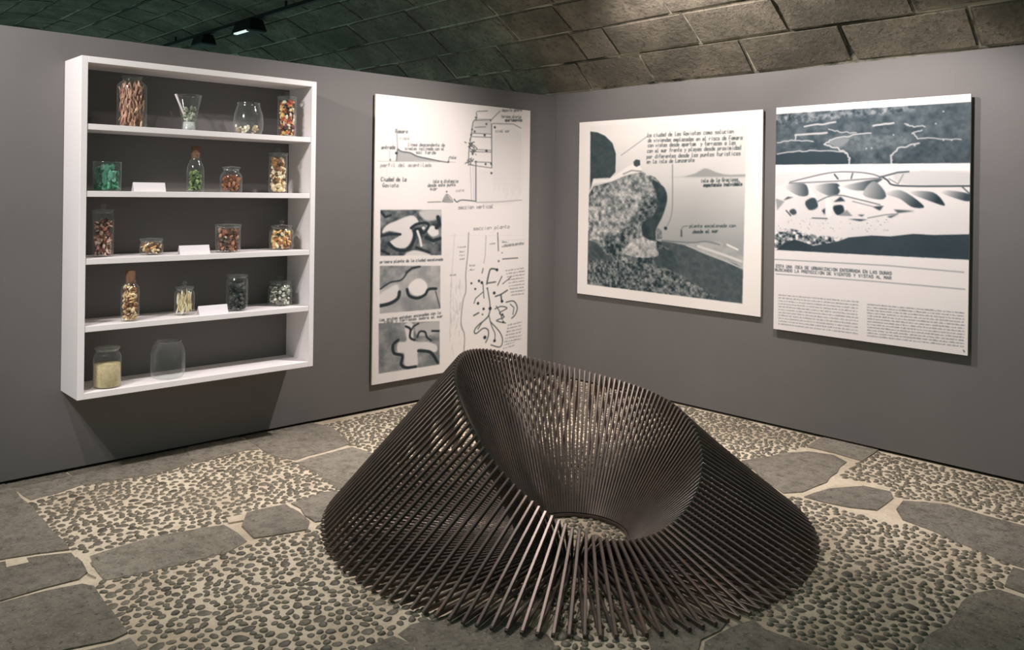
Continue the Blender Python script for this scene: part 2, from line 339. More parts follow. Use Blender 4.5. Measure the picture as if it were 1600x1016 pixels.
# ------------------------------------------------------------------ glass vessels
def lathe(name, prof, mat_, parent, n=28, closed=False):
    v, f = [], []
    for r, z in prof:
        for k in range(n): a = 2 * math.pi * k / n; v.append((r * math.cos(a), r * math.sin(a), z))
    for i in range(len(prof) - 1):
        for k in range(n): f.append((i * n + k, i * n + (k + 1) % n, (i + 1) * n + (k + 1) % n, (i + 1) * n + k))
    o = mesh_obj(name, v, f, mat_, parent, True); return o
ICO_V = None
def bits(parent, rfun, z0, z1, count, size, palette, stretch=(.5, .8, 1.2), upright=False, name='contents', label=None):
    """loose pieces filling the vessel, each with its own tone"""
    bm = bmesh.new(); bmesh.ops.create_icosphere(bm, subdivisions=1, radius=1); iv = np.array([v.co[:] for v in bm.verts]); fi = [tuple(v.index for v in f.verts) for f in bm.faces]; bm.free()
    V, Fs, Cs = [], [], []
    for i in range(count):
        z = RNG.uniform(z0, z1); s = size * RNG.uniform(.6, 1.25); R = max(rfun(z) - s * .9, .002)
        r = R * math.sqrt(RNG.uniform(.25, 1)); a = RNG.uniform(0, 6.283)
        sv = iv * np.array(stretch) * s * (1 + RNG.normal(size=(len(iv), 1)) * .12)
        if upright: e = Matrix.Rotation(RNG.normal() * .18, 3, 'X') @ Matrix.Rotation(RNG.normal() * .18, 3, 'Y')
        else: e = Matrix.Rotation(RNG.uniform(0, 6), 3, 'Z') @ Matrix.Rotation(RNG.uniform(0, 3), 3, 'X') @ Matrix.Rotation(RNG.uniform(0, 6), 3, 'Z')
        sv = sv @ np.array(e).T; sv += np.array([r * math.cos(a), r * math.sin(a), z])
        rr = np.hypot(sv[:, 0], sv[:, 1]); lim = np.array([rfun(min(max(q, z0), z1)) for q in sv[:, 2]]) - .001; k = np.minimum(1, lim / np.maximum(rr, 1e-6)); sv[:, 0] *= k; sv[:, 1] *= k
        sv[:, 2] = np.maximum(sv[:, 2], .006)
        b = len(V) * len(iv); V.append(sv); Fs += [tuple(b + q for q in f) for f in fi]
        c = np.array(palette[RNG.integers(len(palette))][:3]) * RNG.uniform(.95, 1.6); Cs += [tuple(np.clip(c, 0, 1)) + (1,)] * len(iv)
    o = mesh_obj(name, np.concatenate(V).tolist(), Fs, M['bits'], parent)
    at = o.data.color_attributes.new('tone', 'FLOAT_COLOR', 'POINT'); at.data.foreach_set('color', np.array(Cs, np.float32).ravel()); o['kind'] = 'stuff'
    if label: o['label'] = label
    return o
def vessel(row, px, py, label, prof, name='glass_jar', cat='jar', glass='glass', x=None):
    """stand a vessel on its shelf board; prof = outer outline (r, z)"""
    z = ROW[row]; p = on((px, py), 2, z) if row > 1 else on((px, py), 0, .175)
    rmax = max(r for r, _ in prof); X = min(max(p[0], rmax + .012), D - rmax - .012) if row > 1 else .175
    if x is not None: X = x
    Y = on((px, py), 0, X)[1]
    t = tag(empty(name, (X, Y, z + .0005)), label, cat, 'glass vessels on the white shelf')
    lathe('glass_body', [(.0004, 0)] + prof + [(prof[-1][0] - .003, prof[-1][1]), (prof[-1][0] - .003, prof[-1][1] - .006)], M[glass], t)
    return t
def rf_of(prof):
    P = sorted(prof, key=lambda q: q[1]); zs = [q[1] for q in P]; rs = [q[0] for q in P]
    return lambda z: float(np.interp(z, zs, rs)) - .0035
def cyl(R, H, neck=None, zs=None, base=.96, top=None):
    """straight jar; optional shoulder at zs and neck radius"""
    p = [(R * base * .9, 0), (R * base, .002), (R, .012)]
    if neck: p += [(R, zs), (R * .96, zs + (H - zs) * .25), ((R + neck) / 2, zs + (H - zs) * .48), (neck, zs + (H - zs) * .7), (neck, H - .006), (neck + .003, H - .003), (neck + .003, H)]
    else: p += [(R, H - .004), (R + .001, H)]
    return p
def lid_knob(t, R, z, knob=True, mat_='glass'):
    l_ = lathe('lid', [(.0004, z - .012), (R * .82, z - .012), (R * .84, z), (R + .004, z), (R + .005, z + .004), (R + .002, z + .008), (R * .35, z + .012), (.0004, z + .013)], M[mat_], t)
    if knob: lathe('lid_knob', [(.006, z + .012), (.007, z + .018), (.014, z + .025), (.014, z + .032), (.008, z + .038), (.0004, z + .039)], M[mat_], l_, 16)
def cork(t, r, z0, z1): lathe('cork', [(.0004, z0), (r * .9, z0), (r * .93, z0 + .01), (r * 1.1, z1 - .004), (r * 1.02, z1), (.0004, z1)], M['cork'], t, 18)
c_ = lambda *a: lin(*a)
# top row
pf = cyl(.0735, .262, .047, .212); t = vessel(0, 205.5, 200, 'tall wide jar of pinkish brown dried plant matter at the left of the top shelf', pf)
bits(t, rf_of(pf), .01, .222, 330, .016, [c_(176,138,112), c_(150,112,92), c_(196,160,132), c_(120,84,66), c_(168,120,104)], (.35, .35, 1.7), True, label='pinkish brown dried plant matter')
lid_knob(t, .047, .262, False)
pf = [(.040, 0), (.038, .004), (.034, .05), (.040, .075), (.066, .196), (.067, .2)]; t = vessel(0, 295, 203, 'flared trumpet shaped drinking glass with a pale stick leaning out', pf, 'flared_glass', 'glass')
lathe('thick_base', [(.0004, .004), (.033, .006), (.030, .05), (.0004, .052)], mat('milky_glass', lin(200, 204, 200), .25), t)
bits(t, rf_of(pf), .062, .125, 40, .012, [c_(150,160,140), c_(110,120,100), c_(196,196,180)])
st = bmesh.new(); bmesh.ops.create_cone(st, cap_ends=True, segments=8, radius1=.006, radius2=.006, depth=.15); o = bm_obj('stick', st, M['card'], t); o.location = (-.01, -.042, .132); o.rotation_euler = (math.radians(24), 0, 0)
pf = [(.066, 0), (.074, .006), (.082, .03), (.084, .07), (.080, .12), (.068, .155), (.062, .172), (.065, .184), (.064, .186)]; t = vessel(0, 388, 209, 'rounded clear open jar with a few pale bits at the bottom', pf)
bits(t, rf_of(pf), .008, .05, 26, .013, [c_(206,190,160), c_(170,150,120), c_(225,215,195)], label='few pale shell bits')
pf = cyl(.055, .235); t = vessel(0, 448, 212, 'tall jar of orange white and dark red shells on the top shelf', pf)
bits(t, rf_of(pf), .012, .215, 210, .015, [c_(196,110,70), c_(226,214,190), c_(96,44,40), c_(60,52,44), c_(214,176,110), c_(150,70,54)]); lid_knob(t, .055, .235)
# second row
pf = cyl(.069, .153); t = vessel(1, 167, 299, 'straight tumbler of green glass shards', pf, 'glass_tumbler', 'glass', 'green_glass')
bits(t, rf_of(pf), .01, .04, 90, .014, [c_(62,128,100), c_(44,104,82), c_(98,150,124)]); bits(t, rf_of(pf), .04, .125, 60, .017, [c_(88,136,116), c_(126,162,144), c_(68,112,94)], (.25, .8, 1.3), True, label='green glass shards')
pf = cyl(.046, .215, .024, .115); t = vessel(1, 305, 301, 'corked bottle half filled with green pieces', pf, 'corked_bottle', 'bottle')
bits(t, rf_of(pf), .01, .115, 120, .012, [c_(98,118,70), c_(70,90,50), c_(132,148,102), c_(58,72,44)]); cork(t, .022, .185, .259)
pf = cyl(.061, .135, .042, .085); t = vessel(1, 361, 302, 'squat jar of amber brown pieces on the second shelf', pf)
bits(t, rf_of(pf), .01, .09, 110, .014, [c_(140,84,50), c_(108,60,38), c_(170,112,70), c_(84,50,34)]); lid_knob(t, .045, .139, False)
pf = cyl(.054, .232); t = vessel(1, 434, 301, 'tall lidded jar of brown cones and cream stones', pf)
bits(t, rf_of(pf), .012, .06, 40, .018, [c_(224,206,172), c_(205,184,146)], (.8, .9, 1)); bits(t, rf_of(pf), .06, .205, 100, .019, [c_(122,84,50), c_(214,196,160), c_(150,108,62), c_(232,216,186), c_(92,62,40)], (.8, .9, 1)); lid_knob(t, .054, .232)
# third row
pf = cyl(.051, .236); t = vessel(2, 160.5, 401, 'tall lidded jar of dark red and pale pink shells', pf)
bits(t, rf_of(pf), .012, .19, 240, .012, [c_(104,50,46), c_(200,160,144), c_(70,40,36), c_(150,96,80), c_(214,190,172)]); lid_knob(t, .051, .236)
pf = cyl(.060, .074, .052, .048); t = vessel(2, 236.5, 398, 'small low jar with a flat lid and mixed shells', pf)
bits(t, rf_of(pf), .01, .058, 90, .012, [c_(190,140,90), c_(120,84,56), c_(214,190,150), c_(90,66,48)]); lid_knob(t, .055, .078, False)
pf = cyl(.069, .146); t = vessel(2, 356, 395, 'wide flat lidded jar of reddish shells with one big white shell', pf)
bits(t, rf_of(pf), .012, .125, 130, .016, [c_(140,84,66), c_(104,64,54), c_(176,130,104), c_(80,60,52)]); o = bits(t, lambda z: .066, .075, .08, 1, .03, [c_(236,222,200)], (.5, .8, 1.3), name='white_shell'); o.location.x = .03; lid_knob(t, .069, .150, False)
pf = cyl(.071, .136, .056, .105); t = vessel(2, 439.5, 390, 'squat knob lidded jar of orange and cream shells', pf)
bits(t, rf_of(pf), .012, .112, 150, .015, [c_(214,168,104), c_(232,214,180), c_(176,116,66), c_(120,80,54), c_(220,190,130)]); lid_knob(t, .058, .138)
# fourth row
pf = cyl(.045, .215, .026, .165); t = vessel(3, 203, 502, 'corked bottle filled to the neck with beige and brown shells', pf, 'corked_bottle', 'bottle')
bits(t, rf_of(pf), .01, .185, 190, .012, [c_(206,170,124), c_(140,100,66), c_(226,200,164), c_(112,76,52)]); cork(t, .024, .195, .267)
pf = cyl(.053, .145, .042, .118); t = vessel(3, 288, 492, 'jar of upright cream coral sticks', pf)
bits(t, rf_of(pf), .03, .105, 75, .013, [c_(220,202,164), c_(200,180,140), c_(232,220,190)], (.4, .4, 2.6), True, label='cream coral sticks'); lid_knob(t, .044, .147)
pf = cyl(.060, .196, .052, .172); t = vessel(3, 370, 485, 'tall flat lidded jar of black stones', pf)
bits(t, rf_of(pf), .012, .16, 130, .018, [c_(34,36,36), c_(48,48,46), c_(26,28,30), c_(70,70,66)], (.8, .9, 1)); lid_knob(t, .055, .199, False)
pf = cyl(.071, .136, .058, .108); t = vessel(3, 437.5, 477, 'squat knob lidded jar of grey and white pebbles', pf)
bits(t, rf_of(pf), .012, .118, 240, .011, [c_(150,150,138), c_(206,202,188), c_(90,92,84), c_(120,116,100)], (.8, .9, 1)); lid_knob(t, .060, .138)
# bottom row
pf = cyl(.068, .196, .054, .150); t = vessel(4, 167, 606, 'flat lidded jar half filled with pale sand', pf)
lathe('sand', [(.0004, .006), (.062, .006), (.064, .014), (.064, .122), (.0004, .124)], mat('pale_sand', lin(196, 180, 140), .9, noise=[(60, lin(170, 152, 116), .45, .7)], bump=.002, bscale=300), t); lid_knob(t, .057, .199, False)
pf = [(.066, 0), (.076, .004), (.086, .02), (.089, .05), (.088, .13), (.080, .168), (.068, .186), (.070, .199), (.069, .2)]; vessel(4, 262, 590, 'wide rounded empty clear jar on the bottom shelf', pf)
# folded label cards
for row, x0, x1, yb, lb in ((1, 207, 257, 302, 'white label card standing beside the green tumbler'), (2, 279, 326, 398, 'white label card beside the small low jar'), (3, 309, 354, 491, 'white label card beside the dark stone jar')):
    z = ROW[row]; X = .225; a, b = on((x0, yb), 0, X)[1], on((x1, yb), 0, X)[1]; h = .048; th = .002
    pr = [(.022, 0), (.004, h), (-.018, 0), (-.018 + th, 0), (.004, h - .007), (.022 - th, 0)]
    L_ = (b - a) / 2; v = [(x, s * L_, zz) for s in (-1, 1) for x, zz in pr]
    f = [(0, 1, 7, 6), (1, 2, 8, 7), (2, 3, 9, 8), (3, 4, 10, 9), (4, 5, 11, 10), (5, 0, 6, 11), (0, 5, 4, 1), (1, 4, 3, 2), (6, 7, 10, 11), (7, 8, 9, 10)]
    o = mesh_obj('label_card', v, f, M['card']); o.location = (X, (a + b) / 2, z + .0005); tag(o, lb, 'card', 'label cards on the white shelf')

# ------------------------------------------------------------------ track lights beyond the partition
TY, TZ = vault(5.72 * VS)
TZ -= .07
tr = tag(empty('light_track', (-3.0, TY, TZ)), 'black lighting track running along the dark vault', 'light track')
box('rail', (-5.5, -.018, -.015), (5.3, .018, .018), M['black'], tr)
for x in (-4.0, -1.5, 1.0, 3.5): box('hanger', (x - .008, -.008, .018), (x + .008, .008, .16), M['black'], tr)
lampface = bpy.data.materials.new('lamp_face'); lampface.use_nodes = True; b_ = lampface.node_tree.nodes['Principled BSDF']
b_.inputs['Emission Color'].default_value = (.85, 1, .97, 1); b_.inputs['Emission Strength'].default_value = .75
def track_head(pxy, half, lb, lit):
    d = ray(pxy); k = (TY - CAM[1]) / d[1]; p = CAM + d * k
    t = tag(empty('track_spotlight', (p[0], TY, p[2])), lb, 'spotlight', 'spotlights on the ceiling track')
    w, h, dp = half
    bm = box_bm((-w, -dp, -h), (w, dp, h), .012)
    for v in bm.verts:
        if v.co.z > 0: v.co.x *= .86; v.co.y *= .7
    o = bm_obj('housing', bm, M['black'], t)
    box('stem', (-.014, -.014, h - .005), (.014, .014, TZ - .012 - p[2]), M['black'], t)
    if lit: box('lamp_face', (-w * .62, -dp - .004, -h - .001), (w * .62, -dp + .03, -h + .012), lampface, o)
    return t
track_head((389, 43), (.20, .062, .09), 'black box spotlight with a glowing pale edge on the ceiling track', True)
track_head((318, 64), (.15, .055, .08), 'dark unlit box spotlight just above the top edge of the partition', False)

# ------------------------------------------------------------------ printed panels
LOW = {'a':'46 16 03 12 32 46 42','b':'09 02 32 44 36 05','c':'46 16 03 12 42','d':'49 42 12 03 16 46','e':'04 44 36 16 03 12 42','f':'39 29 18 12|06 36','g':'46 16 04 13 43|46 40 00','h':'09 02|05 26 45 42','i':'26 22|28 28','j':'26 20 00','k':'09 02|46 04 42','l':'19 12 32','m':'06 02|05 16 22|25 36 42','n':'06 02|05 26 45 42','o':'16 36 43 32 12 03 16','p':'06 00|05 36 44 32 03','q':'46 40|46 16 03 12 43','r':'06 02|04 26 36','s':'46 16 05 34 43 32 02','t':'19 13 32|06 36','u':'06 03 12 32 43|46 42','v':'06 22 46','w':'06 12 25 32 46','x':'06 42|46 02','y':'06 23|46 10','z':'06 46 02 42',
 'A':'02 29 42|15 35','B':'02 09 38 36 05 36 43 32 02','C':'48 29 07 04 22 43','D':'02 09 29 47 44 22 02','E':'49 09 02 42|05 35','F':'49 09 02|05 35','G':'48 29 07 04 22 43 45 25','I':'22 29','L':'09 02 42','M':'02 09 25 49 42','N':'02 09 42 49','O':'19 39 47 44 32 12 04 07 19','P':'02 09 39 47 35 05','R':'02 09 39 47 35 05|25 42','S':'48 39 19 07 45 43 32 12 03','T':'09 49|29 22','U':'09 03 12 32 43 49','V':'09 22 49','Y':'09 25 49|25 22','Z':'09 49 02 42',',':'22 10'}
GLY = {k: [[(int(q[0]), int(q[1])) for q in pl.split()] for pl in s.split('|')] for k, s in LOW.items()}
def noise2(h, w, cells, seed, octaves=4):
    r = np.random.default_rng(seed); out = np.zeros((h, w)); amp = 1.0; tot = 0
    for o in range(octaves):
        n = max(2, int(cells * 2 ** o)); m = max(2, int(n * h / w)); g = r.random((m + 2, n + 2))
        y = np.linspace(0, m - .001, h); x = np.linspace(0, n - .001, w); yi = y.astype(int); xi = x.astype(int); fy = (y - yi)[:, None]; fx = (x - xi)[None]
        fy = fy * fy * (3 - 2 * fy); fx = fx * fx * (3 - 2 * fx)
        a = g[np.ix_(yi, xi)] * (1 - fx) + g[np.ix_(yi, xi + 1)] * fx; b = g[np.ix_(yi + 1, xi)] * (1 - fx) + g[np.ix_(yi + 1, xi + 1)] * fx
        out += amp * (a * (1 - fy) + b * fy); tot += amp; amp *= .6
    return out / tot
def smooth_curve(P, closed, n=5):
    """Catmull-Rom through the given points"""
    P = [np.asarray(p, float) for p in P]; m = len(P); out = []
    for i in range(m if closed else m - 1):
        if closed: a, b, c, d = P[i - 1], P[i], P[(i + 1) % m], P[(i + 2) % m]
        else: a, b, c, d = P[max(i - 1, 0)], P[i], P[i + 1], P[min(i + 2, m - 1)]
        for k in range(n):
            t = k / n; out.append(.5 * (2 * b + (c - a) * t + (2 * a - 5 * b + 4 * c - d) * t * t + (3 * b - a - 3 * c + d) * t ** 3))
    if not closed: out.append(P[-1])
    return out
class Sheet:
    """ink on paper: a tone map in the panel's own plane. axis 0: panel on the left wall, axis 1: on the right wall"""
    def __init__(s, axis, off, a0, a1, z0, z1, W_, H_, ss=3):
        s.axis, s.off, s.a0, s.a1, s.z0, s.z1, s.W, s.H, s.ss = axis, off, a0, a1, z0, z1, W_, H_, ss
        s.w, s.h = W_ * ss, H_ * ss; s.c = np.ones((s.h, s.w)); s.o = (0, 0, 1.0)
    def crop(s, x, y, k): s.o = (x, y, k); return s
    def pt(s, q):
        p = on((s.o[0] + q[0] / s.o[2], s.o[1] + q[1] / s.o[2]), s.axis, s.off)
        u = (p[1 - s.axis] - s.a0) / (s.a1 - s.a0); v = (s.z1 - p[2]) / (s.z1 - s.z0); return np.array([u * s.w, v * s.h])
    def px(s, t): return t / s.o[2] * s.h / s.H * (s.H / ((s.z1 - s.z0) * 240))       # stroke width: crop units -> canvas units
    def poly(s, pts, tone, tex=None, alpha=1.0, soft=0, grad=None):
        P = [s.pt(q) for q in pts]; P = np.array(smooth_curve(P, True) if soft >= 2 and len(P) > 3 else P); x0, y0 = np.maximum(np.floor(P.min(0)).astype(int), 0); x1, y1 = np.ceil(P.max(0)).astype(int); x1, y1 = min(x1, s.w), min(y1, s.h)
        if x1 <= x0 or y1 <= y0: return
        X, Y = np.meshgrid(np.arange(x0, x1) + .5, np.arange(y0, y1) + .5); m = inside(P, np.c_[X.ravel(), Y.ravel()]).reshape(X.shape).astype(float)
        if soft:
            k = int(soft)
            for ax in (0, 1):
                cs = np.cumsum(np.pad(m, [(k + 1, k) if i == ax else (0, 0) for i in (0, 1)], mode='edge'), ax); n = m.shape[ax]
                m = (np.take(cs, range(2 * k + 1, 2 * k + 1 + n), ax) - np.take(cs, range(n), ax)) / (2 * k + 1)
        t = tone if tex is None else tone + tex[y0:y1, x0:x1]
        if grad:                                   # printed tone running from one side of the shape to the other
            a, b = s.pt(grad[0]), s.pt(grad[1]); d = b - a; k = np.clip(((X - a[0]) * d[0] + (Y - a[1]) * d[1]) / (d @ d), 0, 1); t = grad[2] + (grad[3] - grad[2]) * k
        s.c[y0:y1, x0:x1] = s.c[y0:y1, x0:x1] * (1 - m * alpha) + np.clip(t, 0, 1) * m * alpha
    def seg(s, a, b, r, tone, alpha=1.0):
        x0, y0 = np.floor(np.minimum(a, b) - r - 2).astype(int); x1, y1 = np.ceil(np.maximum(a, b) + r + 2).astype(int)
        x0, y0, x1, y1 = max(x0, 0), max(y0, 0), min(x1, s.w), min(y1, s.h)
        if x1 <= x0 or y1 <= y0: return
        X, Y = np.meshgrid(np.arange(x0, x1) + .5, np.arange(y0, y1) + .5); d = b - a; L2 = max(d @ d, 1e-9)
        t = np.clip(((X - a[0]) * d[0] + (Y - a[1]) * d[1]) / L2, 0, 1); dist = np.hypot(X - a[0] - t * d[0], Y - a[1] - t * d[1])
        m = np.clip(r + .7 - dist, 0, 1) * alpha; c = s.c[y0:y1, x0:x1]; s.c[y0:y1, x0:x1] = c * (1 - m) + tone * m
    def line(s, pts, w=5, tone=.25, alpha=1.0):
        P = [s.pt(q) for q in pts]; r = max(s.px(w) / 2, .55)
        if len(P) > 3: P = smooth_curve(P, False)
        if len(P) == 1: P = P * 2
        for a, b in zip(P, P[1:]): s.seg(a, b, r, tone, alpha)
    def dot(s, q, r, tone=.2): p = s.pt(q); s.seg(p, p + .01, s.px(r), tone)
    def text(s, txt, a, b, h, tone=.3, w=None, slant=.12, alpha=.8):
        """h = x-height in crop units"""
        A, B = s.pt(a), s.pt(b); up = (s.pt((a[0], a[1] - h)) - A) / 4.0; adv = (B - A) / (len(txt) * 5.6); r = max(s.px(w or h * .22) / 2, .5)
        for i, ch in enumerate(txt):
            for pl in GLY.get(ch, []):
                Q = [A + adv * (i * 5.6 + x + slant * (y - 2)) + up * (y - 2) + RNG.normal(size=2) * .25 for x, y in pl]
                for p, q in zip(Q, Q[1:]): s.seg(p, q, r, tone, alpha)
    def scribble(s, a, b, h, tone=.45, alpha=.8):
        """unreadably small print: broken strokes in word lengths"""
        A, B = s.pt(a), s.pt(b); up = s.pt((a[0], a[1] - h)) - A; L_ = np.hypot(*(B - A)); d = (B - A) / L_; x = 0
        while x < L_ - 2:
            w = min(RNG.uniform(4, 26), L_ - x); y = x
            while y < x + w:
                k = RNG.uniform(.2, 1); s.seg(A + d * y, A + d * (y + RNG.uniform(.5, 2.5)) + up * k, .75, tone, alpha); y += RNG.uniform(1.6, 3)
            x += w + RNG.uniform(3, 6)
    def keep(s, R, before):
        """trim a printed picture to its frame"""
        P = np.array([s.pt(q) for q in R]); X, Y = np.meshgrid(np.arange(s.w) + .5, np.arange(s.h) + .5)
        m = inside(P, np.c_[X.ravel(), Y.ravel()]).reshape(X.shape); s.c = np.where(m, s.c, before)
    def rect_uv(s, pts):
        P = np.array([s.pt(q) for q in pts]) / s.ss; return P[:, 0].min(), P[:, 0].max(), P[:, 1].min(), P[:, 1].max()
    def build(s, thing, main, rects, dark, light):
        """mesh grid carrying the tones; rects = [(name, label, (c0, c1, r0, r1))] become parts of their own"""
        g = s.c.reshape(s.H, s.ss, s.W, s.ss).mean((1, 3))
        gp = np.pad(g, 1, mode='edge'); node = (gp[:-1, :-1] + gp[1:, :-1] + gp[:-1, 1:] + gp[1:, 1:]) / 4
        own = np.zeros((s.H, s.W), int)
        for i, (_, _, (c0, c1, r0, r1)) in enumerate(rects): own[int(round(r0)):int(round(r1)), int(round(c0)):int(round(c1))] = i + 1
        uu = np.linspace(s.a0, s.a1, s.W + 1); zz = np.linspace(s.z1, s.z0, s.H + 1); Ug, Zg = np.meshgrid(uu, zz)
        face = np.full_like(Ug, s.off); XYZ = np.stack([face, Ug, Zg], -1) if s.axis == 0 else np.stack([Ug, face, Zg], -1)
        XYZ = (XYZ - np.array(thing.location)).reshape(-1, 3)
        d, l = np.array(dark), np.array(light); T = np.clip((node.ravel()[:, None] - .13) / .84, 0, 1); sd, sl = d ** (1 / 2.2), l ** (1 / 2.2); colr = np.c_[(sd + (sl - sd) * T) ** 2.2, np.ones(len(T))].astype(np.float32)
        for i in range(len(rects) + 1):
            nm, lb = (main, None) if i == 0 else rects[i - 1][:2]
            rr, cc = np.nonzero(own == i)
            if not len(rr): continue
            a = rr * (s.W + 1) + cc; q = np.stack([a, a + s.W + 1, a + s.W + 2, a + 1], 1)
            used, inv = np.unique(q, return_inverse=True); q = inv.reshape(q.shape)
            m = bpy.data.meshes.new(nm); n = len(q); m.vertices.add(len(used)); m.vertices.foreach_set('co', XYZ[used].ravel().astype(np.float32))
            m.loops.add(4 * n); m.loops.foreach_set('vertex_index', q.ravel().astype(np.int32)); m.polygons.add(n); m.polygons.foreach_set('loop_start', np.arange(0, 4 * n, 4, dtype=np.int32))
            m.update(calc_edges=True); m.validate()
            at = m.color_attributes.new('tone', 'FLOAT_COLOR', 'POINT'); at.data.foreach_set('color', colr[used].ravel()); m.materials.append(M['print'])
            o = link(bpy.data.objects.new(nm, m), thing)
            if lb: o['label'] = lb
def lum(*c): return lin(*c)[:3]
def panel(name, label, axis, a0, a1, z0, z1, gap, th):
    c = (a0 + a1) / 2; loc = (0, c, z0) if axis == 0 else (c, 0, z0)
    t = tag(empty(name, loc), label, 'panel', 'exhibition panels')
    def bx(n, u0, u1, d0, d1, za, zb, m):
        lo, hi = ((d0, u0 - c, za - z0), (d1, u1 - c, zb - z0)) if axis == 0 else ((u0 - c, -d1, za - z0), (u1 - c, -d0, zb - z0)); box(n, lo, hi, m, t)
    bx('backing_board', a0, a1, gap, gap + th, z0, z1, M['board_edge'])
    for z in (z0 + .25 * (z1 - z0), z0 + .75 * (z1 - z0)): bx('mounting_batten', a0 + .2, a1 - .2, .0005, gap, z - .02, z + .02, M['dark_gap'])
    return t, (gap + th + .0006) * (1 if axis == 0 else -1)
PAPER = lum(232, 223, 218); INK = lum(40, 50, 54)

# --- panel with sketches and three model photographs, left wall
t, off = panel('sketch_panel', 'tall white panel of pen sketches and three small photographs beside the shelf', 0, -1.803, -.325, .184, 2.169, .012, .012)
s = Sheet(0, off, -1.803, -.325, .184, 2.169, 300, 470)
n1 = noise2(s.h, s.w, 5, 1); s.c -= (n1 - .5) * .05
s.crop(585, 150, 6.77)
s.poly([(245,575),(290,588),(380,602),(450,637),(560,662),(690,690),(225,690)], .62, alpha=.8)
s.line([(235,350),(240,450),(245,560)], 9, .55); s.line([(245,560),(290,588),(380,602),(450,637),(560,662),(690,690),(780,702)], 15, .36); s.line([(245,560),(232,690)], 12, .4)
s.dot((232,605), 15, .12); s.line([(40,690),(860,700)], 5, .62); s.line([(785,705),(790,650),(805,640)], 8, .42); s.dot((783,698), 12, .3); s.line([(160,580),(165,690)], 6, .66); s.dot((167,676), 10, .35); s.line([(135,750),(130,850)], 4, .75)
s.text('Famara', (222,392), (355,392), 22, .35, 8); s.text('risco', (270,464), (372,462), 20, .5, 6); s.text('entrada', (75,562), (222,560), 22, .3, 8)
s.text('linea descendente de', (355,530), (748,535), 20, .35, 7); s.text('niveles inclinada con el', (325,572), (742,575), 20, .35, 7); s.text('sol tarde', (440,612), (655,615), 20, .32, 7); s.text('isla', (798,665), (865,665), 18, .35, 7)
s.text('perfil del acantilado', (65,750), (608,748), 22, .42, 7); s.text('Ciudad de la', (70,902), (342,902), 24, .3, 9); s.text('Gaviota', (85,965), (258,965), 24, .4, 8)
s.crop(660, 150, 5.347)
for x in range(600, 822, 13): s.line([(x, 315 + RNG.uniform(0, 30)), (x - 4, 860 - RNG.uniform(0, 120))], 6, .80, .5)
s.poly([(590,310),(825,320),(815,860),(455,885),(455,620),(585,600)], .86, alpha=.4, soft=6)
s.poly([(450,180),(575,195),(580,310),(415,310),(425,210)], .74, alpha=.5)
s.line([(450,140),(452,190),(425,215),(412,290),(400,380),(388,470),(385,580)], 9, .42); s.line([(578,235),(580,600)], 9, .33); s.line([(447,545),(447,880)], 12, .42); s.line([(400,590),(410,870)], 6, .7); s.line([(425,590),(428,870)], 5, .75)
for a, b in (((410,312),(575,318)), ((410,340),(575,346)), ((400,445),(580,455)), ((400,465),(580,470)), ((400,550),(580,556)), ((400,577),(580,602)), ((430,205),(570,197)), ((455,130),(545,125)), ((440,262),(530,258))): s.line([a, b], 7, .42)
s.line([(570,205),(650,125)], 7, .4); s.line([(585,230),(760,235),(825,270)], 7, .45); s.line([(45,888),(155,885)], 7, .4); s.line([(265,862),(288,886),(330,870),(447,880)], 10, .34); s.line([(450,890),(640,885),(830,870)], 11, .74)
for q, r in (((535,235),10), ((605,262),12), ((520,328),12), ((535,458),13), ((528,570),11), ((575,568),11), ((577,645),11), ((415,280),9), ((437,297),10), ((408,325),10), ((445,180),8), ((570,205),8), ((203,800),8), ((420,485),10)): s.dot(q, r, .25)
for cx, cy, R, nn in ((412,415,38,26), (400,552,28,22), (425,470,20,10)):
    for i in range(nn): q = (cx + RNG.normal() * R * .5, cy + RNG.normal() * R * .5); s.line([q, (q[0] + RNG.normal() * 16, q[1] + RNG.normal() * 12)], 8, RNG.uniform(.2, .5))
s.poly([(410,548),(440,552),(440,574),(405,572)], .98); s.poly([(165,885),(205,820),(255,885)], .62); s.line([(165,885),(205,820),(255,885),(165,885)], 6, .5)
s.text('deposito general', (665,130), (838,128), 14, .4, 5); s.text('terrazas abiertas', (660,182), (828,186), 14, .4, 5); s.text('apartamentos', (690,212), (836,212), 14, .28, 7); s.text('nivel mar', (610,304), (732,304), 14, .5, 5)
s.text('isla a distancia', (85,726), (300,724), 16, .34, 6); s.text('desde este punto', (45,760), (278,752), 16, .36, 6); s.text('mar', (65,788), (132,788), 15, .38, 6); s.text('cota', (280,802), (350,796), 12, .55, 5); s.text('seccion vertical', (300,946), (596,936), 18, .45, 6)
s.crop(690, 340, 4.62)
s.text('seccion planta', (230,92), (492,76), 15, .5, 5)
for i in range(46): x = RNG.uniform(62, 150); y = RNG.uniform(430, 940); s.line([(x, y), (x + RNG.normal() * 8, y + RNG.uniform(20, 70))], 6, .78, .6)
s.line([(195,110),(190,250),(175,400),(175,530),(155,600),(140,760),(165,850),(160,975)], 8, .52); s.line([(95,120),(75,400),(65,600),(60,900)], 4, .75); s.line([(320,130),(315,270),(305,330)], 9, .74); s.line([(405,110),(410,240)], 9, .4)
for a, b in (((115,218),(176,216)), ((130,252),(166,250)), ((130,278),(166,276)), ((130,306),(166,302)), ((60,420),(106,418)), ((200,352),(240,350)), ((192,384),(236,380)), ((345,195),(390,190)), ((435,182),(482,182)), ((435,215),(596,195)), ((450,205),(596,186))): s.scribble(a, b, 12, .42, .9)
s.line([(440,300),(550,292)], 10, .42); s.line([(60,130),(600,128)], 3, .85); s.line([(410,165),(600,160)], 3, .8); s.dot((437,255), 6, .4); s.dot((412,315), 9, .35)
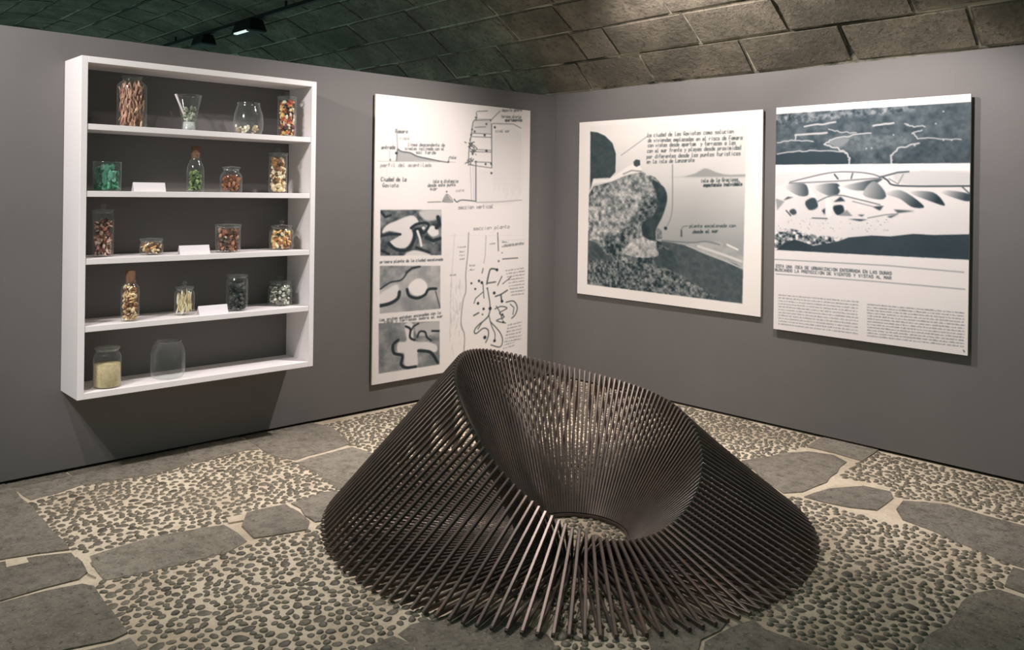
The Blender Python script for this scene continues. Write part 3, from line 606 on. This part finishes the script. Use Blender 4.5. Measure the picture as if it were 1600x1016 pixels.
for w, pts in ((13, [(400,376),(355,372),(338,420),(326,480)]), (11, [(326,475),(390,465)]), (9, [(435,425),(405,490)]), (8, [(300,368),(292,402)]), (8, [(298,478),(306,582)]), (9, [(330,508),(346,600),(352,660)]), (12, [(388,570),(430,555),(475,525)]), (14, [(428,556),(434,608)]), (8, [(296,540),(245,585),(234,620)]), (12, [(232,708),(268,688)]), (10, [(350,668),(330,722),(262,780),(236,820),(250,838),(300,800),(335,812),(336,860),(318,902)]), (9, [(330,720),(290,760),(262,806)]), (8, [(340,700),(360,780),(385,840),(382,892)]), (9, [(350,750),(420,828),(440,890),(420,935),(356,920)]), (9, [(385,660),(430,642),(472,655),(418,690),(452,718),(396,745),(462,762)]), (8, [(395,640),(420,680),(440,740)]), (10, [(465,612),(520,604),(546,650),(532,700),(506,728)]), (8, [(495,625),(522,650),(515,700)]), (7, [(440,480),(500,430)])): s.line(pts, w, .3)
for q, r in (((215,475),9), ((270,458),11), ((290,470),12), ((243,516),9), ((380,545),13), ((263,620),12), ((303,660),11), ((350,657),15), ((312,866),15), ((382,890),13), ((400,378),13), ((436,605),13), ((330,512),7), ((295,700),7), ((440,700),9), ((445,755),10)): s.dot(q, r, .14)
for i in range(9): s.scribble((462 + i * 5, 388 + i * 22), (597, 368 + i * 23), 10, .42, .85)
for i in range(8): s.scribble((478 - i * 5, 782 + i * 24), (576 - (i > 5) * 50, 758 + i * 24), 10, .42, .85)
s.crop(580, 320, 3.628)
R1, R2, R3 = [(52,29),(398,29),(398,286),(52,290)], [(48,346),(392,346),(392,590),(48,618)], [(42,672),(388,660),(388,906),(42,958)]
def fill(s, R, tone, amp, cells, seed): s.poly(R, tone, (noise2(s.h, s.w, cells, seed, 5) - .5) * amp)
b4 = s.c.copy(); fill(s, R1, .36, .75, 26, 3)
s.poly([(62,160),(85,118),(140,92),(230,60),(268,98),(228,128),(236,178),(205,238),(150,246),(104,214),(165,170),(110,150)], .9, soft=3); s.poly([(275,36),(396,30),(396,62),(350,90),(300,84)], .8, soft=6); s.poly([(318,150),(345,118),(378,140),(380,170),(345,180)], .93, soft=3); s.poly([(190,292),(240,258),(320,276),(330,290)], .9, soft=3)
for w, p in ((15, [(53,178),(108,166),(165,168)]), (16, [(226,132),(258,110),(312,104),(325,122),(298,160),(276,138),(252,140)]), (18, [(100,218),(140,252),(205,256),(240,205),(246,150)]), (20, [(312,185),(350,204),(396,190)]), (24, [(378,70),(388,110),(370,130)]), (12, [(255,240),(290,256),(330,270)]), (14, [(56,40),(80,70),(110,60)]), (14, [(60,260),(100,280)])): s.line(p, w, .1)
s.line([(262,150),(276,190),(284,232)], 15, .92); s.dot((296,132), 10, .9)
s.keep(R1, b4); b4 = s.c.copy(); fill(s, R2, .66, .38, 14, 4); s.poly([(48,346),(280,346),(215,380),(110,440),(48,470)], .52, (noise2(s.h, s.w, 30, 6) - .5) * .5, .8, 8)
s.poly([(50,560),(50,508),(100,474),(148,452),(158,500),(140,540)], .92, soft=4); s.poly([(210,470),(235,432),(275,418),(310,440),(318,475),(295,510),(240,512)], .97, soft=3)
for w, p in ((9, [(52,478),(110,440),(168,428),(200,392)]), (13, [(200,385),(232,360),(276,350)]), (20, [(48,574),(105,560),(150,532),(160,495)]), (17, [(203,480),(216,516),(262,530),(305,510),(325,480),(368,476)]), (5, [(365,490),(390,584)])): s.line(p, w, .14)
s.keep(R2, b4); b4 = s.c.copy(); fill(s, R3, .52, .5, 20, 5)
s.poly([(190,680),(238,676),(245,770),(325,778),(372,800),(362,836),(268,820),(262,910),(192,916),(186,842),(150,838),(152,782),(200,770)], .9, soft=3); s.poly([(250,690),(300,668),(386,664),(386,715),(330,740),(260,740)], .74, soft=4)
for w, p in ((17, [(152,768),(124,796),(130,842),(176,856),(170,905),(200,924),(252,918)]), (13, [(196,690),(222,706),(220,752),(246,768)]), (10, [(222,720),(240,690),(268,674)]), (11, [(262,750),(275,720),(305,722),(316,752),(340,770)]), (18, [(268,828),(330,834),(356,860),(376,895)]), (12, [(345,716),(388,716)])): s.line(p, w, .12)
s.keep(R3, b4)
s.text('primera planta de la ciudad escalonada', (50,332), (408,316), 9, .35, 4); s.text('las grutas estaban excavadas con la', (46,662), (395,618), 9, .35, 4); s.text('roca y terrazas sobre el mar', (75,672), (408,638), 9, .35, 4)
s.build(t, 'sketch_sheet', [('photograph', 'top black and white model photograph', s.rect_uv(R1)), ('photograph', 'middle pale model photograph', s.rect_uv(R2)), ('photograph', 'bottom cross shaped model photograph', s.rect_uv(R3))], INK, PAPER)

# --- panel with the rock photograph, right wall
t, off = panel('photo_panel', 'square bordered panel of a man on a rock above the sea with handwritten notes', 1, .286, 1.918, .708, 2.081, .014, .012)
s = Sheet(1, off, .286, 1.918, .708, 2.081, 340, 330); s.crop(890, 160, 2.9875)
PH = [(96,108),(828,88),(806,940),(82,850)]; tx = noise2(s.h, s.w, 3, 11, 3)
yy = np.linspace(0, 1, s.h)[:, None]; xx = np.linspace(0, 1, s.w)[None]
b4 = s.c.copy()
s.poly(PH, 0, .95 - .10 * np.clip((yy - .1) / .3, 0, 1) - .26 * np.clip((yy - .35) / .3, 0, 1) * (.35 + .65 * xx) + (tx - .5) * .05 + (noise2(s.h, s.w, 2, 12, 2) - .5) * .03)
s.poly([(500,346),(825,340),(822,352),(500,352)], .8, soft=3); s.poly([(540,345),(585,332),(625,310),(650,312),(690,328),(740,338),(822,336),(822,346),(540,348)], .64, soft=2)
s.poly([(400,640),(540,655),(700,650),(808,720),(806,775),(600,700),(400,665)], .66, (noise2(s.h, s.w, 30, 13) - .5) * .2, 1, 4)
s.poly([(400,655),(540,668),(610,700),(700,735),(808,780),(806,942),(640,925),(480,780)], .30, (noise2(s.h, s.w, 50, 14) - .5) * .16, 1, 2)
s.line([(545,668),(640,705),(720,738),(806,776)], 7, .72); s.line([(430,645),(560,655),(640,650),(700,665)], 7, .48); s.line([(600,672),(720,712),(800,742)], 12, .84); s.line([(735,664),(785,688)], 8, .92)
s.poly([(97,136),(130,140),(165,156),(200,190),(216,240),(214,325),(190,352),(110,356),(96,410)], .24, (noise2(s.h, s.w, 40, 15) - .5) * .12, 1, 1)
ROCK = [(90,430),(112,392),(200,370),(260,342),(340,325),(400,350),(445,400),(455,450),(438,520),(405,590),(402,640),(470,690),(495,740),(510,810),(560,836),(620,868),(645,922),(82,850)]
s.poly(ROCK, .46, (noise2(s.h, s.w, 14, 16, 4) - .5) * 1.0 + (noise2(s.h, s.w, 60, 17, 3) - .5) * .9)
s.poly([(160,400),(260,350),(350,345),(385,400),(350,450),(300,560),(200,600),(110,560)], .62, (noise2(s.h, s.w, 50, 18, 3) - .5) * 1.2, .7, 8)
dk = (noise2(s.h, s.w, 40, 19) - .5) * .2
s.poly([(385,365),(440,398),(456,450),(436,525),(404,592),(398,645),(345,625),(340,565),(395,520),(410,450)], .2, dk, 1, 3); s.poly([(84,650),(130,660),(165,700),(225,770),(190,800),(84,760)], .25, dk, .85, 5); s.poly([(390,690),(470,690),(495,740),(510,812),(430,800),(400,760)], .24, dk, .95, 4)
s.poly([(84,740),(400,760),(620,870),(640,918),(82,850)], .36, (noise2(s.h, s.w, 90, 20, 2) - .5) * .9, .85, 6); s.poly([(245,700),(290,650),(340,630),(385,660),(415,715),(330,725)], .66, (noise2(s.h, s.w, 60, 21, 4) - .5) * .8, .95, 4); s.poly([(405,580),(430,600),(432,636),(408,640)], .45, dk * 3)
s.poly([(105,385),(112,362),(180,360),(235,325),(275,298),(300,288),(332,300),(338,318),(260,338),(205,366),(120,378)], .97, soft=1); s.dot((313,280), 15, .26); s.poly([(298,276),(328,268),(330,292),(312,302),(300,294)], .26); s.line([(250,335),(290,318),(335,322)], 6, .55)
s.line([(480,290),(480,480),(470,545),(448,588)], 5, .55); s.dot((448,588), 9, .2); s.line([(372,152),(240,248)], 4, .6); s.line([(522,598),(522,625)], 8, .3); s.line([(520,595),(530,580),(552,577)], 4, .45)
s.keep(PH, b4)
s.text('planta escalonada con', (560,584), (778,582), 8, .3, 3.4); s.text('desde el mar', (575,611), (696,607), 8, .24, 4)
s.crop(1000, 190, 8.467)
for q in ('La ciudad de las Gaviotas como solucion|100 205|1245 152', 'de viviendas emplazadas en el risco de Famara|105 272|1360 236', 'con vistas desde apartam. y terrazas a las|105 338|1270 304', 'con el mar frente y playas desde proximidad|95 412|1340 368', 'por diferentes desde los puntos turisticos|90 488|1335 444', 'en la isla de Lanzarote|90 555|725 532'):
    tx_, a, b = q.split('|'); s.text(tx_, [float(v) for v in a.split()], [float(v) for v in b.split()], 28, .28, 8, .12, .9)
s.text('isla de la Graciosa,', (805,806), (1325,785), 26, .24, 9); s.text('espectaculo inolvidable', (840,862), (1355,846), 26, .18, 11)
s.crop(890, 160, 2.9875)
s.build(t, 'paper_border', [('photograph', 'black and white photograph of a man on a rock', s.rect_uv(PH))], lum(30, 46, 50), lum(240, 231, 224))

# --- panel with two photographs and printed text, right wall
t, off = panel('text_panel', 'tall panel of two landscape photographs above two columns of printed text', 1, 2.018, 3.188, .643, 2.085, .022, .012)
s = Sheet(1, off, 2.018, 3.188, .643, 2.085, 330, 430); s.crop(1200, 140, 4.233)
s.c -= (noise2(s.h, s.w, 3, 30) - .5) * .04
PA, PB = [(40,165),(1370,78),(1350,488),(40,500)], [(40,540),(1350,540),(1350,990),(40,990)]
s.poly(PA, .26, (noise2(s.h, s.w, 30, 31, 5) - .5) * .32)
s.poly([(60,165),(900,110),(900,150),(400,200),(60,240)], .42, (noise2(s.h, s.w, 50, 32, 3) - .5) * 1.0, .7, 8)
s.poly([(440,370),(560,300),(900,310),(930,350),(700,395),(540,405)], .38, (noise2(s.h, s.w, 60, 33) - .5) * .3, .8, 6); s.poly([(50,430),(300,410),(520,425),(535,492),(50,498)], .17, soft=3); s.poly([(390,350),(470,320),(540,330),(470,380)], .48, soft=4)
for w, p in ((14, [(240,245),(450,216)]), (16, [(180,300),(390,284)]), (9, [(60,352),(180,332),(300,346)]), (8, [(180,330),(190,300)]), (10, [(372,362),(420,330),(560,296),(680,290)]), (12, [(370,362),(460,390),(515,418),(538,450),(533,492)]), (9, [(60,428),(180,410),(300,402),(510,410)]), (15, [(695,240),(830,224)]), (8, [(905,225),(950,244),(1040,240)]), (8, [(1020,268),(955,290),(990,318),(1100,330),(1280,328)]), (12, [(818,492),(812,440),(860,390),(1000,350)]), (7, [(400,262),(470,278),(590,285)])):
    P = [np.array(q, float) for q in p]; Q = [P[0]]
    for a, b in zip(P, P[1:]): Q += [a + (b - a) * k / 5 + RNG.normal(size=2) * 3 for k in range(1, 6)]
    s.line(Q, w * .75, .72, .75)
for q in ((650,390),(685,388),(830,300),(970,370),(820,468),(1160,145),(1110,225),(920,235),(1160,335),(1215,335)): s.dot(q, 4.5, .7)
s.poly([(40,498),(1350,486),(1350,540),(40,556)], .97); s.poly(PB, .90, (noise2(s.h, s.w, 4, 34, 3) - .5) * .08)
s.poly([(860,545),(1330,545),(1330,628),(900,628)], .82, soft=10); s.poly([(40,560),(400,550),(140,612),(40,640)], .86, soft=8)
for pp, g in (([(110,640),(240,622),(266,695),(200,702)], ((110,650),(250,645),.9,.3)), ([(295,642),(455,620),(470,686),(400,702)], ((300,650),(455,650),.9,.25)), ([(490,642),(750,588),(690,636),(620,670)], ((490,640),(660,650),.88,.3)), ([(628,695),(700,606),(780,690),(745,728)], ((630,680),(770,705),.72,.32)), ([(775,690),(885,668),(1032,772),(955,778),(870,722)], ((790,680),(980,765),.85,.18)), ([(935,680),(1092,680),(1170,762),(1115,754)], ((935,670),(1120,735),.9,.15)), ([(1145,682),(1200,668),(1334,692),(1334,738),(1260,726)], ((1150,670),(1300,730),.9,.2))): s.poly(pp, .5, soft=2, grad=g)
for tone, pp in ((.22, [(245,745),(305,715),(330,775),(275,798)]), (.2, [(432,745),(480,708),(512,738)]), (.15, [(430,775),(490,765),(502,812),(455,830)]), (.2, [(355,800),(385,780),(375,830)]), (.55, [(470,835),(520,795),(560,838)]), (.22, [(690,775),(765,768),(740,802)]), (.3, [(830,792),(972,804),(860,818)]), (.25, [(785,840),(865,824),(810,850)]), (.2, [(525,855),(662,858),(610,872)]), (.3, [(590,828),(640,826),(620,842)]), (.28, [(100,735),(130,708),(170,712)]), (.25, [(140,805),(170,788),(190,815),(165,830)]), (.6, [(50,720),(110,740),(60,800)])): s.poly(pp, tone, soft=4)
for q in ((.95, [(380,720),(420,740),(420,830),(385,840)]), (.97, [(265,640),(330,720),(290,710)]), (.96, [(465,640),(610,690),(640,740),(520,700)])): s.poly(q[1], q[0], soft=3)
for w, tn, p in ((7, .42, [(145,612),(400,552),(560,545),(680,558),(750,580)]), (8, .5, [(140,620),(460,606),(740,585)]), (10, .3, [(440,562),(462,590)]), (8, .3, [(560,555),(550,588)]), (9, .25, [(750,575),(790,600),(830,632),(1000,640),(1335,638)]), (10, .35, [(740,580),(860,548),(930,543)]), (6, .55, [(800,590),(860,625),(895,560)]), (8, .5, [(330,740),(400,708),(480,700),(580,722),(740,762)]), (8, .4, [(295,850),(390,854)]), (6, .5, [(660,850),(780,828),(860,822)]), (7, .35, [(1280,640),(1335,690)]), (7, .6, [(560,740),(700,775)]), (8, .3, [(120,800),(150,835)])): s.line(p, w, tn)
for i in range(60): s.dot((RNG.uniform(60, 800), RNG.uniform(850, 940)), RNG.uniform(1.5, 3.5), .55)
s.crop(1200, 350, 4.839)
s.poly([(50,75),(150,35),(260,60),(350,85),(560,110),(480,150),(300,160),(60,185)], .55, (noise2(s.h, s.w, 60, 35, 3) - .5) * 2.4, .9, 5)
s.poly([(60,200),(120,145),(200,118),(260,135),(340,165),(430,150),(530,132),(610,102),(780,88),(930,94),(1100,75),(1250,84),(1530,78),(1530,275),(40,196)], .20, (noise2(s.h, s.w, 8, 36) - .5) * .08)
s.poly([(30,198),(1530,272),(1530,420),(30,320)], .96); s.line([(50,268),(900,315),(1480,366)], 7, .62); s.line([(60,378),(800,435),(1490,495)], 7, .60)
s.text('ESTA UNA IDEA DE URBANIZACION ENTERRADA EN LAS DUNAS', (62,328), (938,386), 11.5, .3, 4.6, 0); s.text('BUSCANDO LA PROTECCION DE VIENTOS Y VISTAS AL MAR', (55,356), (938,421), 11.5, .3, 4.6, 0)
for i in range(11): k = i / 10; s.scribble((78, 540 + 218 * k), (682, 594 + 240 * k), 9, .40, .8)
for i in range(12): k = i / 11; s.scribble((750, 612 + 236 * k), (1482, 678 + 254 * k), 9, .36, .85)
s.line([(1478,955),(1484,968)], 6, .25)
s.crop(1200, 140, 4.233)
ra = s.rect_uv(PA); u0, u1 = s.W * .004, s.W * .992
s.crop(1200, 350, 4.839); zb = s.pt((1000, 242))[1] / s.ss; s.crop(1200, 140, 4.233)
top = s.pt((700, 122))[1] / s.ss; mid = s.pt((700, 494))[1] / s.ss
s.build(t, 'text_sheet', [('photograph', 'dark aerial photograph of fields and tracks', (0, u1, top, mid)), ('photograph', 'photograph of a pale dune model above dark water', (0, u1, mid + 2, zb))], lum(32, 48, 56), lum(236, 227, 224))
